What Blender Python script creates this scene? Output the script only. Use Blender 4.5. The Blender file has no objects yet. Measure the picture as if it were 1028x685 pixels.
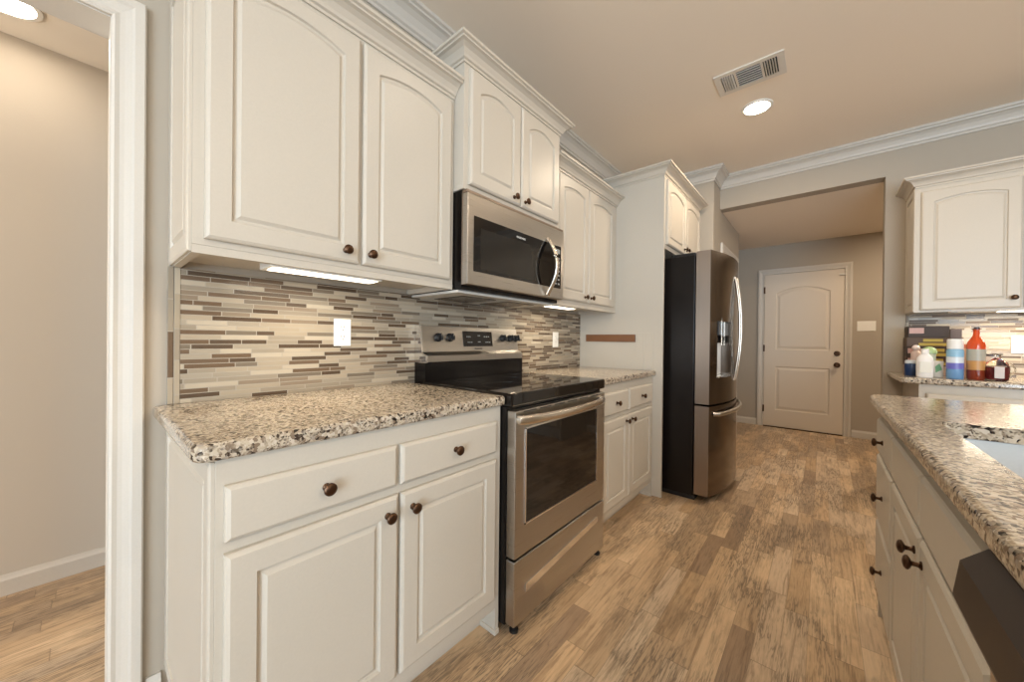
import bpy, bmesh, math, random
from mathutils import Vector, Matrix
PI = math.pi
R = math.radians
scene = bpy.context.scene
COL = scene.collection

# ------------------------------------------------------------------ camera
cam_d = bpy.data.cameras.new('camera'); cam = bpy.data.objects.new('camera', cam_d); COL.objects.link(cam)
YAW, PITCH, ROLL, FPX = 0.7065, -0.0035, 0.0107, 365.04
_F = Vector((-math.sin(YAW)*math.cos(PITCH), math.cos(YAW)*math.cos(PITCH), math.sin(PITCH)))
_Rt = Vector((math.cos(YAW), math.sin(YAW), 0)); _U = _Rt.cross(_F)
_R2 = _Rt*math.cos(ROLL) + _U*math.sin(ROLL); _U2 = -_Rt*math.sin(ROLL) + _U*math.cos(ROLL)
_m = Matrix((_R2, _U2, -_F)).transposed().to_4x4(); _m.translation = (1.5517, -0.1616, 1.1272)
cam.matrix_world = _m
cam_d.sensor_width = 36; cam_d.lens = FPX/1028*36; cam_d.clip_start = 0.02; cam_d.clip_end = 100
scene.camera = cam

# ------------------------------------------------------------------ world, exposure, daylight
scene.view_settings.view_transform = 'Standard'; scene.view_settings.look = 'None'
scene.view_settings.gamma = 1; scene.view_settings.use_curve_mapping = False
scene.view_settings.exposure = 0.05
world = bpy.data.worlds.new('world'); scene.world = world; world.use_nodes = True
world.node_tree.nodes['Background'].inputs[0].default_value = (0.62, 0.78, 1.0, 1)
world.node_tree.nodes['Background'].inputs[1].default_value = 1.6
WARM = (1.0, 0.81, 0.60); COOL = (0.66, 0.84, 1.0)
def area(name, loc, rot, sx, sy, power, color, shape='RECTANGLE', spread=PI):
    d = bpy.data.lights.new(name, 'AREA'); d.shape = shape; d.size = sx
    if shape == 'RECTANGLE': d.size_y = sy
    d.energy = power; d.color = color; d.spread = spread
    o = bpy.data.objects.new(name, d); o.location = loc; o.rotation_euler = rot; COL.objects.link(o); return o
area('daylight_rear_window', (3.65, -3.66, 1.2), (R(90), 0, 0), 2.6, 2.2, 260, COOL)
area('patio_opening_fill', (5.26, -1.9, 1.22), (0, R(90), 0), 2.3, 2.6, 60, (1.0, .94, .85))  # unseen source, placed and sized to brighten the lower cabinets
CAN_W = 15; CAN_LEFT = 2.5; CAN_ISLAND = 22; HALL_W = 18; UNDER_W = 2.2

# ------------------------------------------------------------------ helpers
def link(o, parent=None):
    COL.objects.link(o)
    if parent is not None: o.parent = parent
    return o
def tag(o, label=None, cat=None, group=None, kind=None):
    if label: o['label'] = label
    if cat: o['category'] = cat
    if group: o['group'] = group
    if kind: o['kind'] = kind
    return o
def thing(name, label, cat, loc=(0, 0, 0), rz=0, group=None):
    o = bpy.data.objects.new(name, None); o.empty_display_size = .1
    o.location = loc; o.rotation_euler = (0, 0, rz); link(o)
    return tag(o, label, cat, group)
def dup(root, loc, rz=None, label=None):
    r = root.copy(); COL.objects.link(r); r.location = loc
    if rz is not None: r.rotation_euler = (0, 0, rz)
    if label: r['label'] = label
    for ch in list(root.children):
        c = ch.copy(); COL.objects.link(c); c.parent = r
        for g in list(ch.children):
            d = g.copy(); COL.objects.link(d); d.parent = c
    return r

class MB:
    def __init__(s): s.bm = bmesh.new(); s.smooth = False
    def _xf(s, verts, M):
        if M is not None: bmesh.ops.transform(s.bm, matrix=M, verts=verts)
    def box(s, x0, x1, y0, y1, z0, z1, bev=0, seg=2, M=None):
        vs = [s.bm.verts.new(p) for p in ((x0,y0,z0),(x1,y0,z0),(x1,y1,z0),(x0,y1,z0),(x0,y0,z1),(x1,y0,z1),(x1,y1,z1),(x0,y1,z1))]
        fs = [s.bm.faces.new([vs[i] for i in q]) for q in ((3,2,1,0),(4,5,6,7),(0,1,5,4),(1,2,6,5),(2,3,7,6),(3,0,4,7))]
        if bev:
            es = list({e for f in fs for e in f.edges})
            r = bmesh.ops.bevel(s.bm, geom=es, offset=bev, segments=seg, affect='EDGES', profile=.5)
            vs = list({v for f in r['faces'] for v in f.verts} | {v for v in vs if v.is_valid})
        s._xf(vs, M); return s
    def loops(s, loops, cap0=True, cap1=True, closed=True):
        L = [[s.bm.verts.new(p) for p in l] for l in loops]
        n = len(L[0])
        for a, b in zip(L, L[1:]):
            for i in range(n if closed else n-1):
                j = (i+1) % n
                try: s.bm.faces.new((a[i], a[j], b[j], b[i]))
                except ValueError: pass
        if cap0: s.bm.faces.new(list(reversed(L[0])))
        if cap1: s.bm.faces.new(L[-1])
        return s
    def lathe(s, prof, c=(0,0,0), axis=(0,0,1), seg=20):
        ax = Vector(axis).normalized(); q = Vector((0,0,1)).rotation_difference(ax); c = Vector(c)
        lp = []
        for r, z in prof:
            r = max(r, 1e-4)
            lp.append([c + q @ Vector((r*math.cos(2*PI*i/seg), r*math.sin(2*PI*i/seg), z)) for i in range(seg)])
        return s.loops(lp)
    def tube(s, pts, r, seg=10, flat=None):
        pts = [Vector(p) for p in pts]; lp = []
        up = Vector((0,0,1))
        for i, p in enumerate(pts):
            t = (pts[min(i+1, len(pts)-1)] - pts[max(i-1, 0)]).normalized()
            a = t.cross(up) if abs(t.dot(up)) < .95 else t.cross(Vector((0,1,0)))
            a.normalize(); b = a.cross(t).normalized()
            ra = r; rb = flat if flat else r
            lp.append([p + a*ra*math.cos(2*PI*k/seg) + b*rb*math.sin(2*PI*k/seg) for k in range(seg)])
        return s.loops(lp)
    def prism(s, poly, a0, a1, f):
        return s.loops([[f(u, v, a0) for u, v in poly], [f(u, v, a1) for u, v in poly]])
    def sweep(s, path, prof, f, closed=False, sign=1):
        P = [Vector(p) for p in path]; n = len(P); lp = []
        for i, p in enumerate(P):
            d1 = (P[i]-P[i-1]).normalized() if (i > 0 or closed) else None
            d2 = (P[(i+1) % n]-P[i]).normalized() if (i < n-1 or closed) else None
            if d1 is None: d1 = d2
            if d2 is None: d2 = d1
            n1 = Vector((d1.y, -d1.x)); n2 = Vector((d2.y, -d2.x))
            m = n1+n2; m = m/m.dot(n1) if m.length > 1e-6 else n1
            lp.append([f(p.x+m.x*o*sign, p.y+m.y*o*sign, h) for o, h in prof])
        if closed: lp.append(lp[0])
        return s.loops(lp, cap0=not closed, cap1=not closed)
    def build(s, name, mat, parent=None, smooth=False, loc=None):
        bmesh.ops.recalc_face_normals(s.bm, faces=s.bm.faces)
        me = bpy.data.meshes.new(name)
        if loc is not None:
            bmesh.ops.translate(s.bm, verts=s.bm.verts, vec=-Vector(loc))
        s.bm.to_mesh(me); s.bm.free()
        me.materials.append(mat)
        o = bpy.data.objects.new(name, me)
        if loc is not None: o.location = loc
        if smooth:
            me.polygons.foreach_set('use_smooth', [True]*len(me.polygons))
            md = o.modifiers.new('split', 'EDGE_SPLIT'); md.split_angle = R(38)
        return link(o, parent)

def struct(name, mb, mat, parent=None, smooth=False):
    o = mb.build(name, mat, parent, smooth)
    if parent is None: o['kind'] = 'structure'
    return o
def text(name, body, size, M, mat, parent=None, ext=.0004):
    c = bpy.data.curves.new(name+'_c', 'FONT'); c.body = body; c.size = size; c.extrude = ext; c.align_x = 'CENTER'; c.align_y = 'CENTER'
    t = bpy.data.objects.new(name+'_t', c); COL.objects.link(t)
    bpy.context.view_layer.update()
    me = bpy.data.meshes.new_from_object(t.evaluated_get(bpy.context.evaluated_depsgraph_get()))
    bpy.data.objects.remove(t); me.materials.clear(); me.materials.append(mat); me.transform(M)
    return link(bpy.data.objects.new(name, me), parent)

# ------------------------------------------------------------------ materials
class NT:
    def __init__(s, name):
        s.m = bpy.data.materials.new(name); s.m.use_nodes = True; s.t = s.m.node_tree
        s.b = s.t.nodes['Principled BSDF']
    def n(s, typ, **kw):
        x = s.t.nodes.new(typ)
        for k, v in kw.items(): setattr(x, k, v)
        return x
    def l(s, a, b): s.t.links.new(a, b)
    def math(s, op, a, b=None, c=None):
        x = s.n('ShaderNodeMath', operation=op)
        for i, v in enumerate((a, b, c)):
            if v is None: continue
            if isinstance(v, (int, float)): x.inputs[i].default_value = v
            else: s.l(v, x.inputs[i])
        return x.outputs[0]
    def ramp(s, fac, stops, interp='LINEAR'):
        x = s.n('ShaderNodeValToRGB'); x.color_ramp.interpolation = interp
        e = x.color_ramp.elements
        while len(e) < len(stops): e.new(.5)
        for k, (p, c) in zip(e, stops): k.position = p; k.color = (*c, 1)
        s.l(fac, x.inputs[0]); return x.outputs[0]
    def mix(s, fac, a, b, blend='MIX'):
        x = s.n('ShaderNodeMix', data_type='RGBA', blend_type=blend)
        if isinstance(fac, (int, float)): x.inputs[0].default_value = fac
        else: s.l(fac, x.inputs[0])
        for i, v in ((6, a), (7, b)):
            if isinstance(v, tuple): x.inputs[i].default_value = (*v, 1)
            else: s.l(v, x.inputs[i])
        return x.outputs[2]
    def bump(s, h, strength=.3, dist=.001):
        x = s.n('ShaderNodeBump'); x.inputs['Strength'].default_value = strength; x.inputs['Distance'].default_value = dist
        s.l(h, x.inputs['Height']); s.l(x.outputs[0], s.b.inputs['Normal'])
    def set(s, **kw):
        for k, v in kw.items():
            i = s.b.inputs[k]
            if isinstance(v, tuple): i.default_value = (*v, 1)
            elif isinstance(v, (int, float)): i.default_value = v
            else: s.l(v, i)
        return s
    def xyz(s, world=False):
        g = s.n('ShaderNodeNewGeometry') if world else s.n('ShaderNodeTexCoord')
        o = g.outputs['Position'] if world else g.outputs['Object']
        sp = s.n('ShaderNodeSeparateXYZ'); s.l(o, sp.inputs[0]); return o, sp.outputs[0], sp.outputs[1], sp.outputs[2]
    def comb(s, x, y, z):
        c = s.n('ShaderNodeCombineXYZ')
        for i, v in enumerate((x, y, z)):
            if isinstance(v, (int, float)): c.inputs[i].default_value = v
            else: s.l(v, c.inputs[i])
        return c.outputs[0]
    def noise(s, vec, scale, detail=4, rough=.5, dist=0):
        x = s.n('ShaderNodeTexNoise'); x.inputs['Scale'].default_value = scale; x.inputs['Detail'].default_value = detail
        x.inputs['Roughness'].default_value = rough; x.inputs['Distortion'].default_value = dist
        if vec is not None: s.l(vec, x.inputs['Vector'])
        return x.outputs['Fac']
def plain(name, col, rough=.5, metal=0, bump=0, bscale=200, **kw):
    m = NT(name); m.set(**{'Base Color': col, 'Roughness': rough, 'Metallic': metal}); m.set(**kw)
    o, *_ = m.xyz()
    nz = m.noise(o, bscale, 3)
    if bump: m.bump(nz, bump, .0006)
    else:
        v = m.mix(nz, tuple(c*.96 for c in col), tuple(min(1, c*1.04) for c in col)); m.set(**{'Base Color': v})
    return m.m
M = {}
M['cab'] = plain('cabinet_paint', (.56, .505, .425), .36, **{'Specular IOR Level': .35})
M['trim'] = plain('trim_paint', (.60, .56, .50), .4, **{'Specular IOR Level': .35})
M['wall'] = plain('wall_paint', (.42, .365, .295), .75, bump=.15, bscale=350)
M['ceil'] = plain('ceiling_paint', (.90, .80, .68), .85, bump=.15, bscale=300)
M['lit_walls'] = plain('wall_paint_lightened', (.56, .51, .44), .75, bump=.15, bscale=350)  # same wall paint, lightened to put hallway brightness into the colour
M['hall_ceil'] = plain('hallway_ceiling_paint', (.80, .73, .63), .85, bump=.1)
M['door'] = plain('door_paint', (.68, .60, .50), .4)
M['bronze'] = plain('dark_bronze', (.085, .045, .025), .32, .85)
M['black'] = plain('black_plastic', (.012, .012, .013), .35)
M['blackglass'] = plain('black_glass', (.008, .006, .005), .04, **{'Specular IOR Level': .45})
M['enamel'] = plain('black_enamel', (.006, .0045, .004), .22, **{'Specular IOR Level': .25})
M['fridge_side'] = plain('dark_textured_steel', (.008, .0055, .0045), .30, 0, bump=.05, bscale=900, **{'Specular IOR Level': .28})
M['white_plastic'] = plain('white_plastic', (.85, .83, .78), .35)
M['vent'] = plain('vent_paint', (.74, .69, .62), .5)
M['grey_metal'] = plain('painted_grey_metal', (.62, .59, .54), .45)
M['wood'] = plain('walnut_strip', (.20, .085, .035), .5)
M['chrome_soft'] = plain('satin_steel', (.70, .64, .56), .27, 1)
M['chrome'] = plain('polished_steel', (.80, .77, .73), .12, 1)
M['ring'] = plain('burner_marking', (.05, .045, .04), .2)
M['keys'] = plain('key_print', (.30, .31, .30), .5)
M['shadow'] = plain('dark_void', (.02, .018, .016), .8)
def steel(name, col, rough, axis='h'):
    m = NT(name); o, x, y, z = m.xyz(True)
    if axis == 'h': v = m.comb(m.math('MULTIPLY', x, 3), m.math('MULTIPLY', y, 3), m.math('MULTIPLY', z, 700))
    else: v = m.comb(m.math('MULTIPLY', x, 700), m.math('MULTIPLY', y, 700), m.math('MULTIPLY', z, 3))
    nz = m.noise(v, 1, 2)
    m.set(**{'Metallic': 1.0, 'Base Color': m.mix(nz, tuple(c*.9 for c in col), tuple(min(1, c*1.08) for c in col)),
             'Roughness': m.math('MULTIPLY_ADD', nz, .14, rough-.07), 'Anisotropic': .5})
    return m.m
M['steel'] = steel('brushed_stainless', (.49, .46, .42), .30)
M['steel_dark'] = steel('dark_stainless', (.16, .125, .098), .18, 'v')  # refrigerator front: reflection of the dark room put into the steel colour
M['steel_band'] = steel('stainless_door_side', (.32, .26, .215), .36, 'v')
M['sink'] = plain('sink_steel', (.34, .315, .285), .5, 1)
M['dw'] = plain('charcoal_dishwasher_panel', (.050, .036, .028), .38, .3, **{'Specular IOR Level': .3})
M['dwfront'] = steel('dishwasher_stainless', (.60, .54, .47), .35)
def glow(name, col, st):
    m = NT(name); m.set(**{'Base Color': col, 'Emission Color': col, 'Emission Strength': st}); return m.m
M['lamp'] = glow('lamp_diffuser', (1, .90, .74), 14)
M['led'] = glow('led_diffuser', (1, .90, .72), 5)
M['display'] = glow('display_digits', (.55, .60, .60), .5)
def glass(name, col, rough=.02):
    m = NT(name); m.set(**{'Base Color': col, 'Roughness': rough, 'Transmission Weight': 1.0, 'IOR': 1.35}); return m.m

def mat_granite():
    m = NT('speckled_granite'); o, x, y, z = m.xyz(True)
    w = m.noise(o, 45, 3); 
    wv = m.n('ShaderNodeVectorMath', operation='ADD'); m.l(o, wv.inputs[0])
    m.l(m.comb(m.math('MULTIPLY', w, .012), m.math('MULTIPLY', m.noise(o, 38, 3), .012), 0), wv.inputs[1]); p = wv.outputs[0]
    v1 = m.n('ShaderNodeTexVoronoi'); v1.inputs['Scale'].default_value = 135; m.l(p, v1.inputs['Vector'])
    sp = m.n('ShaderNodeSeparateColor'); m.l(v1.outputs['Color'], sp.inputs[0])
    base = m.ramp(sp.outputs[0], [(0, (.50, .42, .315)), (.20, (.38, .305, .225)), (.36, (.58, .50, .40)), (.52, (.22, .16, .112)), (.66, (.34, .29, .24)), (.72, (.05, .034, .025)), (.86, (.50, .42, .32)), (.91, (.018, .013, .01))], 'CONSTANT')
    v2 = m.n('ShaderNodeTexVoronoi'); v2.inputs['Scale'].default_value = 260; m.l(p, v2.inputs['Vector'])
    s2 = m.n('ShaderNodeSeparateColor'); m.l(v2.outputs['Color'], s2.inputs[0])
    fine = m.ramp(s2.outputs[1], [(0, (.54, .46, .35)), (.42, (.34, .27, .195)), (.68, (.07, .048, .034)), (.86, (.62, .55, .45))], 'CONSTANT')
    pat = m.ramp(m.noise(o, 30, 3), [(.44, (0, 0, 0)), (.56, (1, 1, 1))])
    c = m.mix(m.math('MULTIPLY', pat, .75), base, fine)
    m.set(**{'Base Color': c, 'Roughness': .14, 'Specular IOR Level': .55}); return m.m
M['granite'] = mat_granite()

def mat_mosaic(name, vertical=False, bright=1.0):
    m = NT(name); o, x, y, z = m.xyz(True)
    h = m.math('ADD', x, y)
    if vertical: h, z = z, h
    rh = .0158
    zr = m.math('DIVIDE', m.math('ADD', z, 1.0), rh); row = m.math('FLOOR', zr); fz = m.math('FRACT', zr)
    wn = m.n('ShaderNodeTexWhiteNoise', noise_dimensions='1D'); m.l(row, wn.inputs['W']); rnd = wn.outputs['Value']
    W = m.math('ADD', m.math('MULTIPLY', h, m.math('MULTIPLY_ADD', rnd, 4.0, 7.0)), m.math('MULTIPLY', row, 17.31))
    v = m.n('ShaderNodeTexVoronoi', voronoi_dimensions='1D'); v.inputs['Scale'].default_value = 1; m.l(W, v.inputs['W'])
    ve = m.n('ShaderNodeTexVoronoi', voronoi_dimensions='1D', feature='DISTANCE_TO_EDGE'); ve.inputs['Scale'].default_value = 1; m.l(W, ve.inputs['W'])
    sp = m.n('ShaderNodeSeparateColor'); m.l(v.outputs['Color'], sp.inputs[0])
    c = m.ramp(sp.outputs[0], [(0, (.36, .30, .22)), (.18, (.28, .235, .175)), (.34, (.44, .375, .285)), (.46, (.23, .175, .122)), (.55, (.32, .275, .21)), (.62, (.060, .034, .018)), (.80, (.115, .070, .040)), (.92, (.15, .12, .088))], 'CONSTANT')
    nz = m.noise(m.comb(m.math('MULTIPLY', h, 60), m.math('MULTIPLY', z, 500), 0), 1, 3)
    c = m.mix(m.math('MULTIPLY', nz, .18), c, (.40, .33, .25))
    g1 = m.math('LESS_THAN', ve.outputs['Distance'], .012)
    g2 = m.math('MAXIMUM', m.math('LESS_THAN', fz, .07), m.math('GREATER_THAN', fz, .93))
    g = m.math('MAXIMUM', g1, g2)
    c = m.mix(g, c, (.36, .32, .26))
    gl = m.math('GREATER_THAN', sp.outputs[1], .5)
    m.set(**{'Specular IOR Level': .32, 'Base Color': c, 'Roughness': m.math('ADD', m.math('MULTIPLY', g, .5), m.math('MULTIPLY_ADD', gl, -.16, .40))})
    hgt = m.math('ADD', m.math('MULTIPLY', m.math('SUBTRACT', 1, g), 1), m.math('MULTIPLY', nz, .25))
    m.bump(hgt, .5, .0012); return m.m
M['mosaic'] = mat_mosaic('mosaic_tile'); M['mosaic_v'] = mat_mosaic('mosaic_edge_tile', True)

def mat_floor():
    m = NT('plank_floor'); o, x, y, z = m.xyz(True)
    xs = m.math('DIVIDE', m.math('SUBTRACT', x, .678-.0765*100), .0765); row = m.math('FLOOR', xs); fx = m.math('FRACT', xs)
    wn = m.n('ShaderNodeTexWhiteNoise', noise_dimensions='1D'); m.l(row, wn.inputs['W']); rnd = wn.outputs['Value']
    W = m.math('ADD', m.math('MULTIPLY', y, m.math('MULTIPLY_ADD', rnd, .9, 1.7)), m.math('MULTIPLY', row, 23.17))
    v = m.n('ShaderNodeTexVoronoi', voronoi_dimensions='1D'); v.inputs['Scale'].default_value = 1; m.l(W, v.inputs['W'])
    ve = m.n('ShaderNodeTexVoronoi', voronoi_dimensions='1D', feature='DISTANCE_TO_EDGE'); ve.inputs['Scale'].default_value = 1; m.l(W, ve.inputs['W'])
    sp = m.n('ShaderNodeSeparateColor'); m.l(v.outputs['Color'], sp.inputs[0])
    c = m.ramp(sp.outputs[0], [(0, (.66, .46, .275)), (.16, (.56, .385, .225)), (.34, (.72, .52, .325)), (.50, (.60, .42, .255)), (.64, (.50, .355, .225)), (.76, (.68, .51, .345)), (.90, (.38, .26, .165)), (.95, (.75, .57, .385))], 'CONSTANT')
    off = m.math('MULTIPLY', sp.outputs[1], 37.0)
    g1 = m.noise(m.comb(m.math('MULTIPLY', x, 42), m.math('MULTIPLY_ADD', y, 2.6, off), off), 1, 7, .68, 1.2)
    g2 = m.noise(m.comb(m.math('MULTIPLY', x, 130), m.math('MULTIPLY_ADD', y, 9, off), off), 1, 4, .6)
    g3 = m.noise(m.comb(m.math('MULTIPLY', x, 8), m.math('MULTIPLY_ADD', y, 3.4, off), off), 1, 4, .6)
    d = m.ramp(g1, [(.36, (.42, .36, .32)), (.50, (1, 1, 1)), (.64, (1.0, 1.0, 1.0)), (.74, (1.22, 1.22, 1.22))])
    c = m.mix(.62, c, d, 'MULTIPLY')
    c = m.mix(.32, c, m.ramp(g2, [(.35, (.55, .5, .46)), (.55, (1, 1, 1))]), 'MULTIPLY')
    c = m.mix(.32, c, m.ramp(g3, [(.30, (.45, .40, .37)), (.48, (1, 1, 1)), (.7, (1.15, 1.13, 1.1))]), 'MULTIPLY')
    # weathered crackle: thin dark broken lines along the boards, in patches
    rk = m.math('ABSOLUTE', m.math('SUBTRACT', m.noise(m.comb(m.math('MULTIPLY', x, 95), m.math('MULTIPLY_ADD', y, 6.5, off), off), 1, 3, .55, .3), .5))
    line = m.ramp(rk, [(.0, (1, 1, 1)), (.022, (.75, .75, .75)), (.055, (0, 0, 0))])
    patch = m.ramp(m.noise(m.comb(m.math('MULTIPLY', x, 5), m.math('MULTIPLY', y, 2.2), 3.7), 1, 4, .6), [(.42, (0, 0, 0)), (.56, (1, 1, 1))])
    mm = m.n('ShaderNodeMix', data_type='RGBA', blend_type='MULTIPLY'); mm.inputs[0].default_value = 1; m.l(line, mm.inputs[6]); m.l(patch, mm.inputs[7])
    c = m.mix(m.math('MULTIPLY', mm.outputs[2], .85), c, (.085, .055, .034))
    c = m.mix(m.math('MULTIPLY', patch, .30), c, (.33, .245, .165))
    g = m.math('MAXIMUM', m.math('LESS_THAN', ve.outputs['Distance'], .0035), m.math('LESS_THAN', fx, .022))
    c = m.mix(m.math('MULTIPLY', g, .45), c, (.12, .08, .05))
    m.set(**{'Base Color': c, 'Roughness': m.math('MULTIPLY_ADD', g1, .2, .26)})
    m.bump(m.math('SUBTRACT', g2, g), .12, .001); return m.m
M['floor'] = mat_floor()

# ------------------------------------------------------------------ room shell
CZ = 2.722
F3 = lambda u, v, n: Vector((u, v, n))              # plan view sweep, n is up
struct('floor', MB().box(-1.35, 5.3, -3.75, 5.95, -.06, 0), M['floor'])
struct('ceiling', MB().box(-.12, 5.3, -3.7, 3.99, CZ, CZ+.08), M['ceil'])
b = MB(); b.box(-.12, 0, -.105, 3.6, 0, CZ); b.box(-.12, 0, -3.7, -.93, 0, CZ); b.box(-.12, 0, -.93, -.105, 2.048, CZ)
struct('wall_left', b, M['wall'])
struct('wall_pantry', MB().box(-.12, .775, 3.6, 4.94, 0, CZ), M['wall'])
b = MB(); b.box(1.913, 5.3, 3.87, 3.99, 0, CZ); b.box(.775, 1.913, 3.87, 3.99, 2.426, CZ)
struct('wall_far', b, M['wall'])
b = MB(); b.box(5.2, 5.3, -3.7, -3.2, 0, CZ); b.box(5.2, 5.3, -.6, 3.87, 0, CZ); b.box(5.2, 5.3, -3.2, -.6, 0, .05); b.box(5.2, 5.3, -3.2, -.6, 2.4, CZ)
struct('wall_right', b, M['wall'])
b = MB(); b.box(0, 2.3, -3.7, -3.6, 0, CZ); b.box(5.0, 5.2, -3.7, -3.6, 0, CZ); b.box(2.3, 5.0, -3.7, -3.6, 0, .06); b.box(2.3, 5.0, -3.7, -3.6, 2.35, CZ)
struct('wall_rear', b, M['wall'])
def win(name, x0, x1, z0, z1, f, n):
    b = MB(); w = .05
    for i in range(n+1):
        u = x0+(x1-x0-w)*i/n; b.prism([(u, z0), (u+w, z0), (u+w, z1), (u, z1)], 0, .05, f)
    b.prism([(x0, z0), (x1, z0), (x1, z0+w), (x0, z0+w)], 0, .05, f); b.prism([(x0, z1-w), (x1, z1-w), (x1, z1), (x0, z1)], 0, .05, f)
    struct(name, b, M['trim'])
win('window_1', 2.3, 5.0, .06, 2.35, lambda u, v, n: Vector((u, -3.66+n, v)), 3)
win('window_2', -3.2, -.6, .05, 2.4, lambda u, v, n: Vector((5.22+n, u, v)), 2)  # unseen opening, moved along the wall to light the lower cabinets
# side hallway behind the left doorway
struct('wall_hallway', MB().box(-1.25, -1.127, -3.7, 2.2, 0, 2.6), M['lit_walls'])
struct('ceiling_hallway', MB().box(-1.127, -.12, -3.7, 2.2, 2.42, 2.5), M['hall_ceil'])
b = MB(); b.box(-1.127, -.12, 2.1, 2.2, 0, 2.42); b.box(-1.127, -.12, -3.7, -3.6, 0, 2.42)
struct('wall_hallway_ends', b, M['wall'])
# entry hall beyond the header
struct('wall_entry', MB().box(-1.2, 3.3, 5.82, 5.95, 0, 2.6), M['wall'])
struct('ceiling_entry', MB().box(-1.2, 3.3, 3.99, 5.82, 2.426, 2.5), M['ceil'])
b = MB(); b.box(3.2, 3.3, 3.99, 5.82, 0, 2.426); b.box(-1.3, -1.2, 4.94, 5.95, 0, 2.6); b.box(-1.2, -.12, 4.8, 4.94, 0, 2.426)
struct('wall_entry_sides', b, M['wall'])

# crown at the ceiling
def crown_prof(h, p):
    q = [(0,0),(.09,0),(.09,.14),(.21,.19),(.27,.33),(.44,.55),(.66,.68),(.84,.72),(.86,.80),(1,.84),(1,1),(0,1)]
    return [(a*p, c*h) for a, c in q]
cp = [(o, CZ-.105+h-.0005) for o, h in crown_prof(.105, .09)]
b = MB(); b.sweep([(.0005, -3.59), (.0005, 3.5995), (.7755, 3.5995), (.7755, 3.8695), (5.19, 3.8695)], cp, F3)
struct('trim_ceiling_crown', b, M['trim'])
# baseboards
bp_ = [(0, 0), (.014, 0), (.014, .066), (.009, .076), (.006, .088), (0, .088)]
def baseboard(name, path, sign=1):
    b = MB(); b.sweep(path, [(o, h+.0005) for o, h in bp_], F3, sign=sign); struct(name, b, M['trim'])
baseboard('baseboard_left', [(.0005, -.040), (.0005, -.007)])
baseboard('baseboard_hallway', [(-1.1265, -3.59), (-1.1265, 2.09)])
baseboard('baseboard_far', [(1.9125, 3.99), (1.9125, 3.8695), (2.019, 3.8695)])
baseboard('baseboard_entry', [(-1.19, 5.8195), (.874, 5.8195)])
baseboard('baseboard_entry_right', [(1.826, 5.8195), (3.19, 5.8195)])
# doorway casing in the left wall (with jamb)
cas = [(0, 0), (0, .010), (.006, .014), (.016, .011), (.026, .012), (.040, .016), (.046, .020), (.066, .020), (.070, .016), (.070, 0)]
b = MB()
b.sweep([(-.121, .0005), (-.121, 2.034), (-.914, 2.034), (-.914, .0005)], [(o+.003, n+.0005) for o, n in cas], lambda u, v, n: Vector((n, u, v)))
b.box(-.121, .0, -.120, -.1055, .0005, 2.034); b.box(-.121, .0, -.9295, -.915, .0005, 2.034); b.box(-.121, .0, -.9295, -.1055, 2.034, 2.0475)
struct('trim_doorway_casing', b, M['trim'])

# ------------------------------------------------------------------ cabinet pieces
# local frame of a cabinet: x along its width, -y towards the room, z up
def LOC(u, v, n): return Vector((u, -n, v))
def panel_bm(mb, w, h, t=.019, stile=.055, rise=0, f=LOC, K=14, u0=0, v0=0, n0=0, slab=False):
    def loop(d, n, a=0):
        top = [(w-d-(w-2*d)*i/K) for i in range(K+1)]
        pts = [(d, d), (w-d, d)] + [(x, h-d-a*((2*(x-d)/(w-2*d)-1)**2)) for x in top]
        return [f(u0+x, v0+z, n0+n) for x, z in pts]
    L = [loop(0, 0), loop(0, t*.62), loop(.003, t*.80), loop(.009, t)]
    if not slab:
        L += [loop(stile, t, rise), loop(stile+.003, t-.007, rise), loop(stile+.008, t-.008, rise), loop(stile+.011, t-.0075, rise), loop(stile+.020, t-.001, rise)]
    else:
        L += [loop(.013, t, 0)]
    mb.loops(L)
def knob(parent, u, v, n, f=LOC):
    ax = (f(0, 0, 1)-f(0, 0, 0))
    mb = MB(); mb.lathe([(.0095, 0), (.0095, .0025), (.006, .005), (.0048, .010), (.0055, .016), (.012, .019), (.0155, .022), (.0155, .0255), (.012, .029), (.005, .031), (.0001, .0315)], f(u, v, n), ax, 18)
    return mb.build('knob', M['bronze'], parent, smooth=True)
def cab_door(root, u0, u1, v0, v1, depth, rise=0, kn=None, stile=.055, name='door'):
    mb = MB(); panel_bm(mb, u1-u0, v1-v0, rise=rise, stile=stile, u0=u0, v0=v0, n0=depth+.0004)
    d = mb.build(name, M['cab'], root, smooth=False)
    if kn: knob(d, kn[0], kn[1], depth+.0194)
    return d
def drawer(root, u0, u1, v0, v1, depth, kn=True, name='drawer'):
    mb = MB(); panel_bm(mb, u1-u0, v1-v0, slab=True, u0=u0, v0=v0, n0=depth+.0004)
    d = mb.build(name, M['cab'], root)
    if kn: knob(d, (u0+u1)/2, (v0+v1)/2 if kn is True else kn, depth+.0194)
    return d
def lbox(mb, u0, u1, n0, n1, v0, v1, bev=0): mb.box(u0, u1, -n1, -n0, v0, v1, bev)
def base_body(root, w, depth, ends=(True, True), top=.8755):
    mb = MB(); lbox(mb, .0, w, .001, depth, .10, top, .001)
    lbox(mb, .0, w, .001, depth-.078, .0005, .10)
    o = mb.build('body', M['cab'], root)
    for e, u0 in ((0, 0), (1, w-.019)):
        if ends[e]:
            mb = MB(); lbox(mb, u0, u0+.019, depth-.0775, depth, .0005, .0995); lbox(mb, max(0, u0-.006), min(w, u0+.025), depth-.0770, depth+.006, .0005, .020, .003); mb.build('foot_panel', M['cab'], root)
    return o
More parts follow.
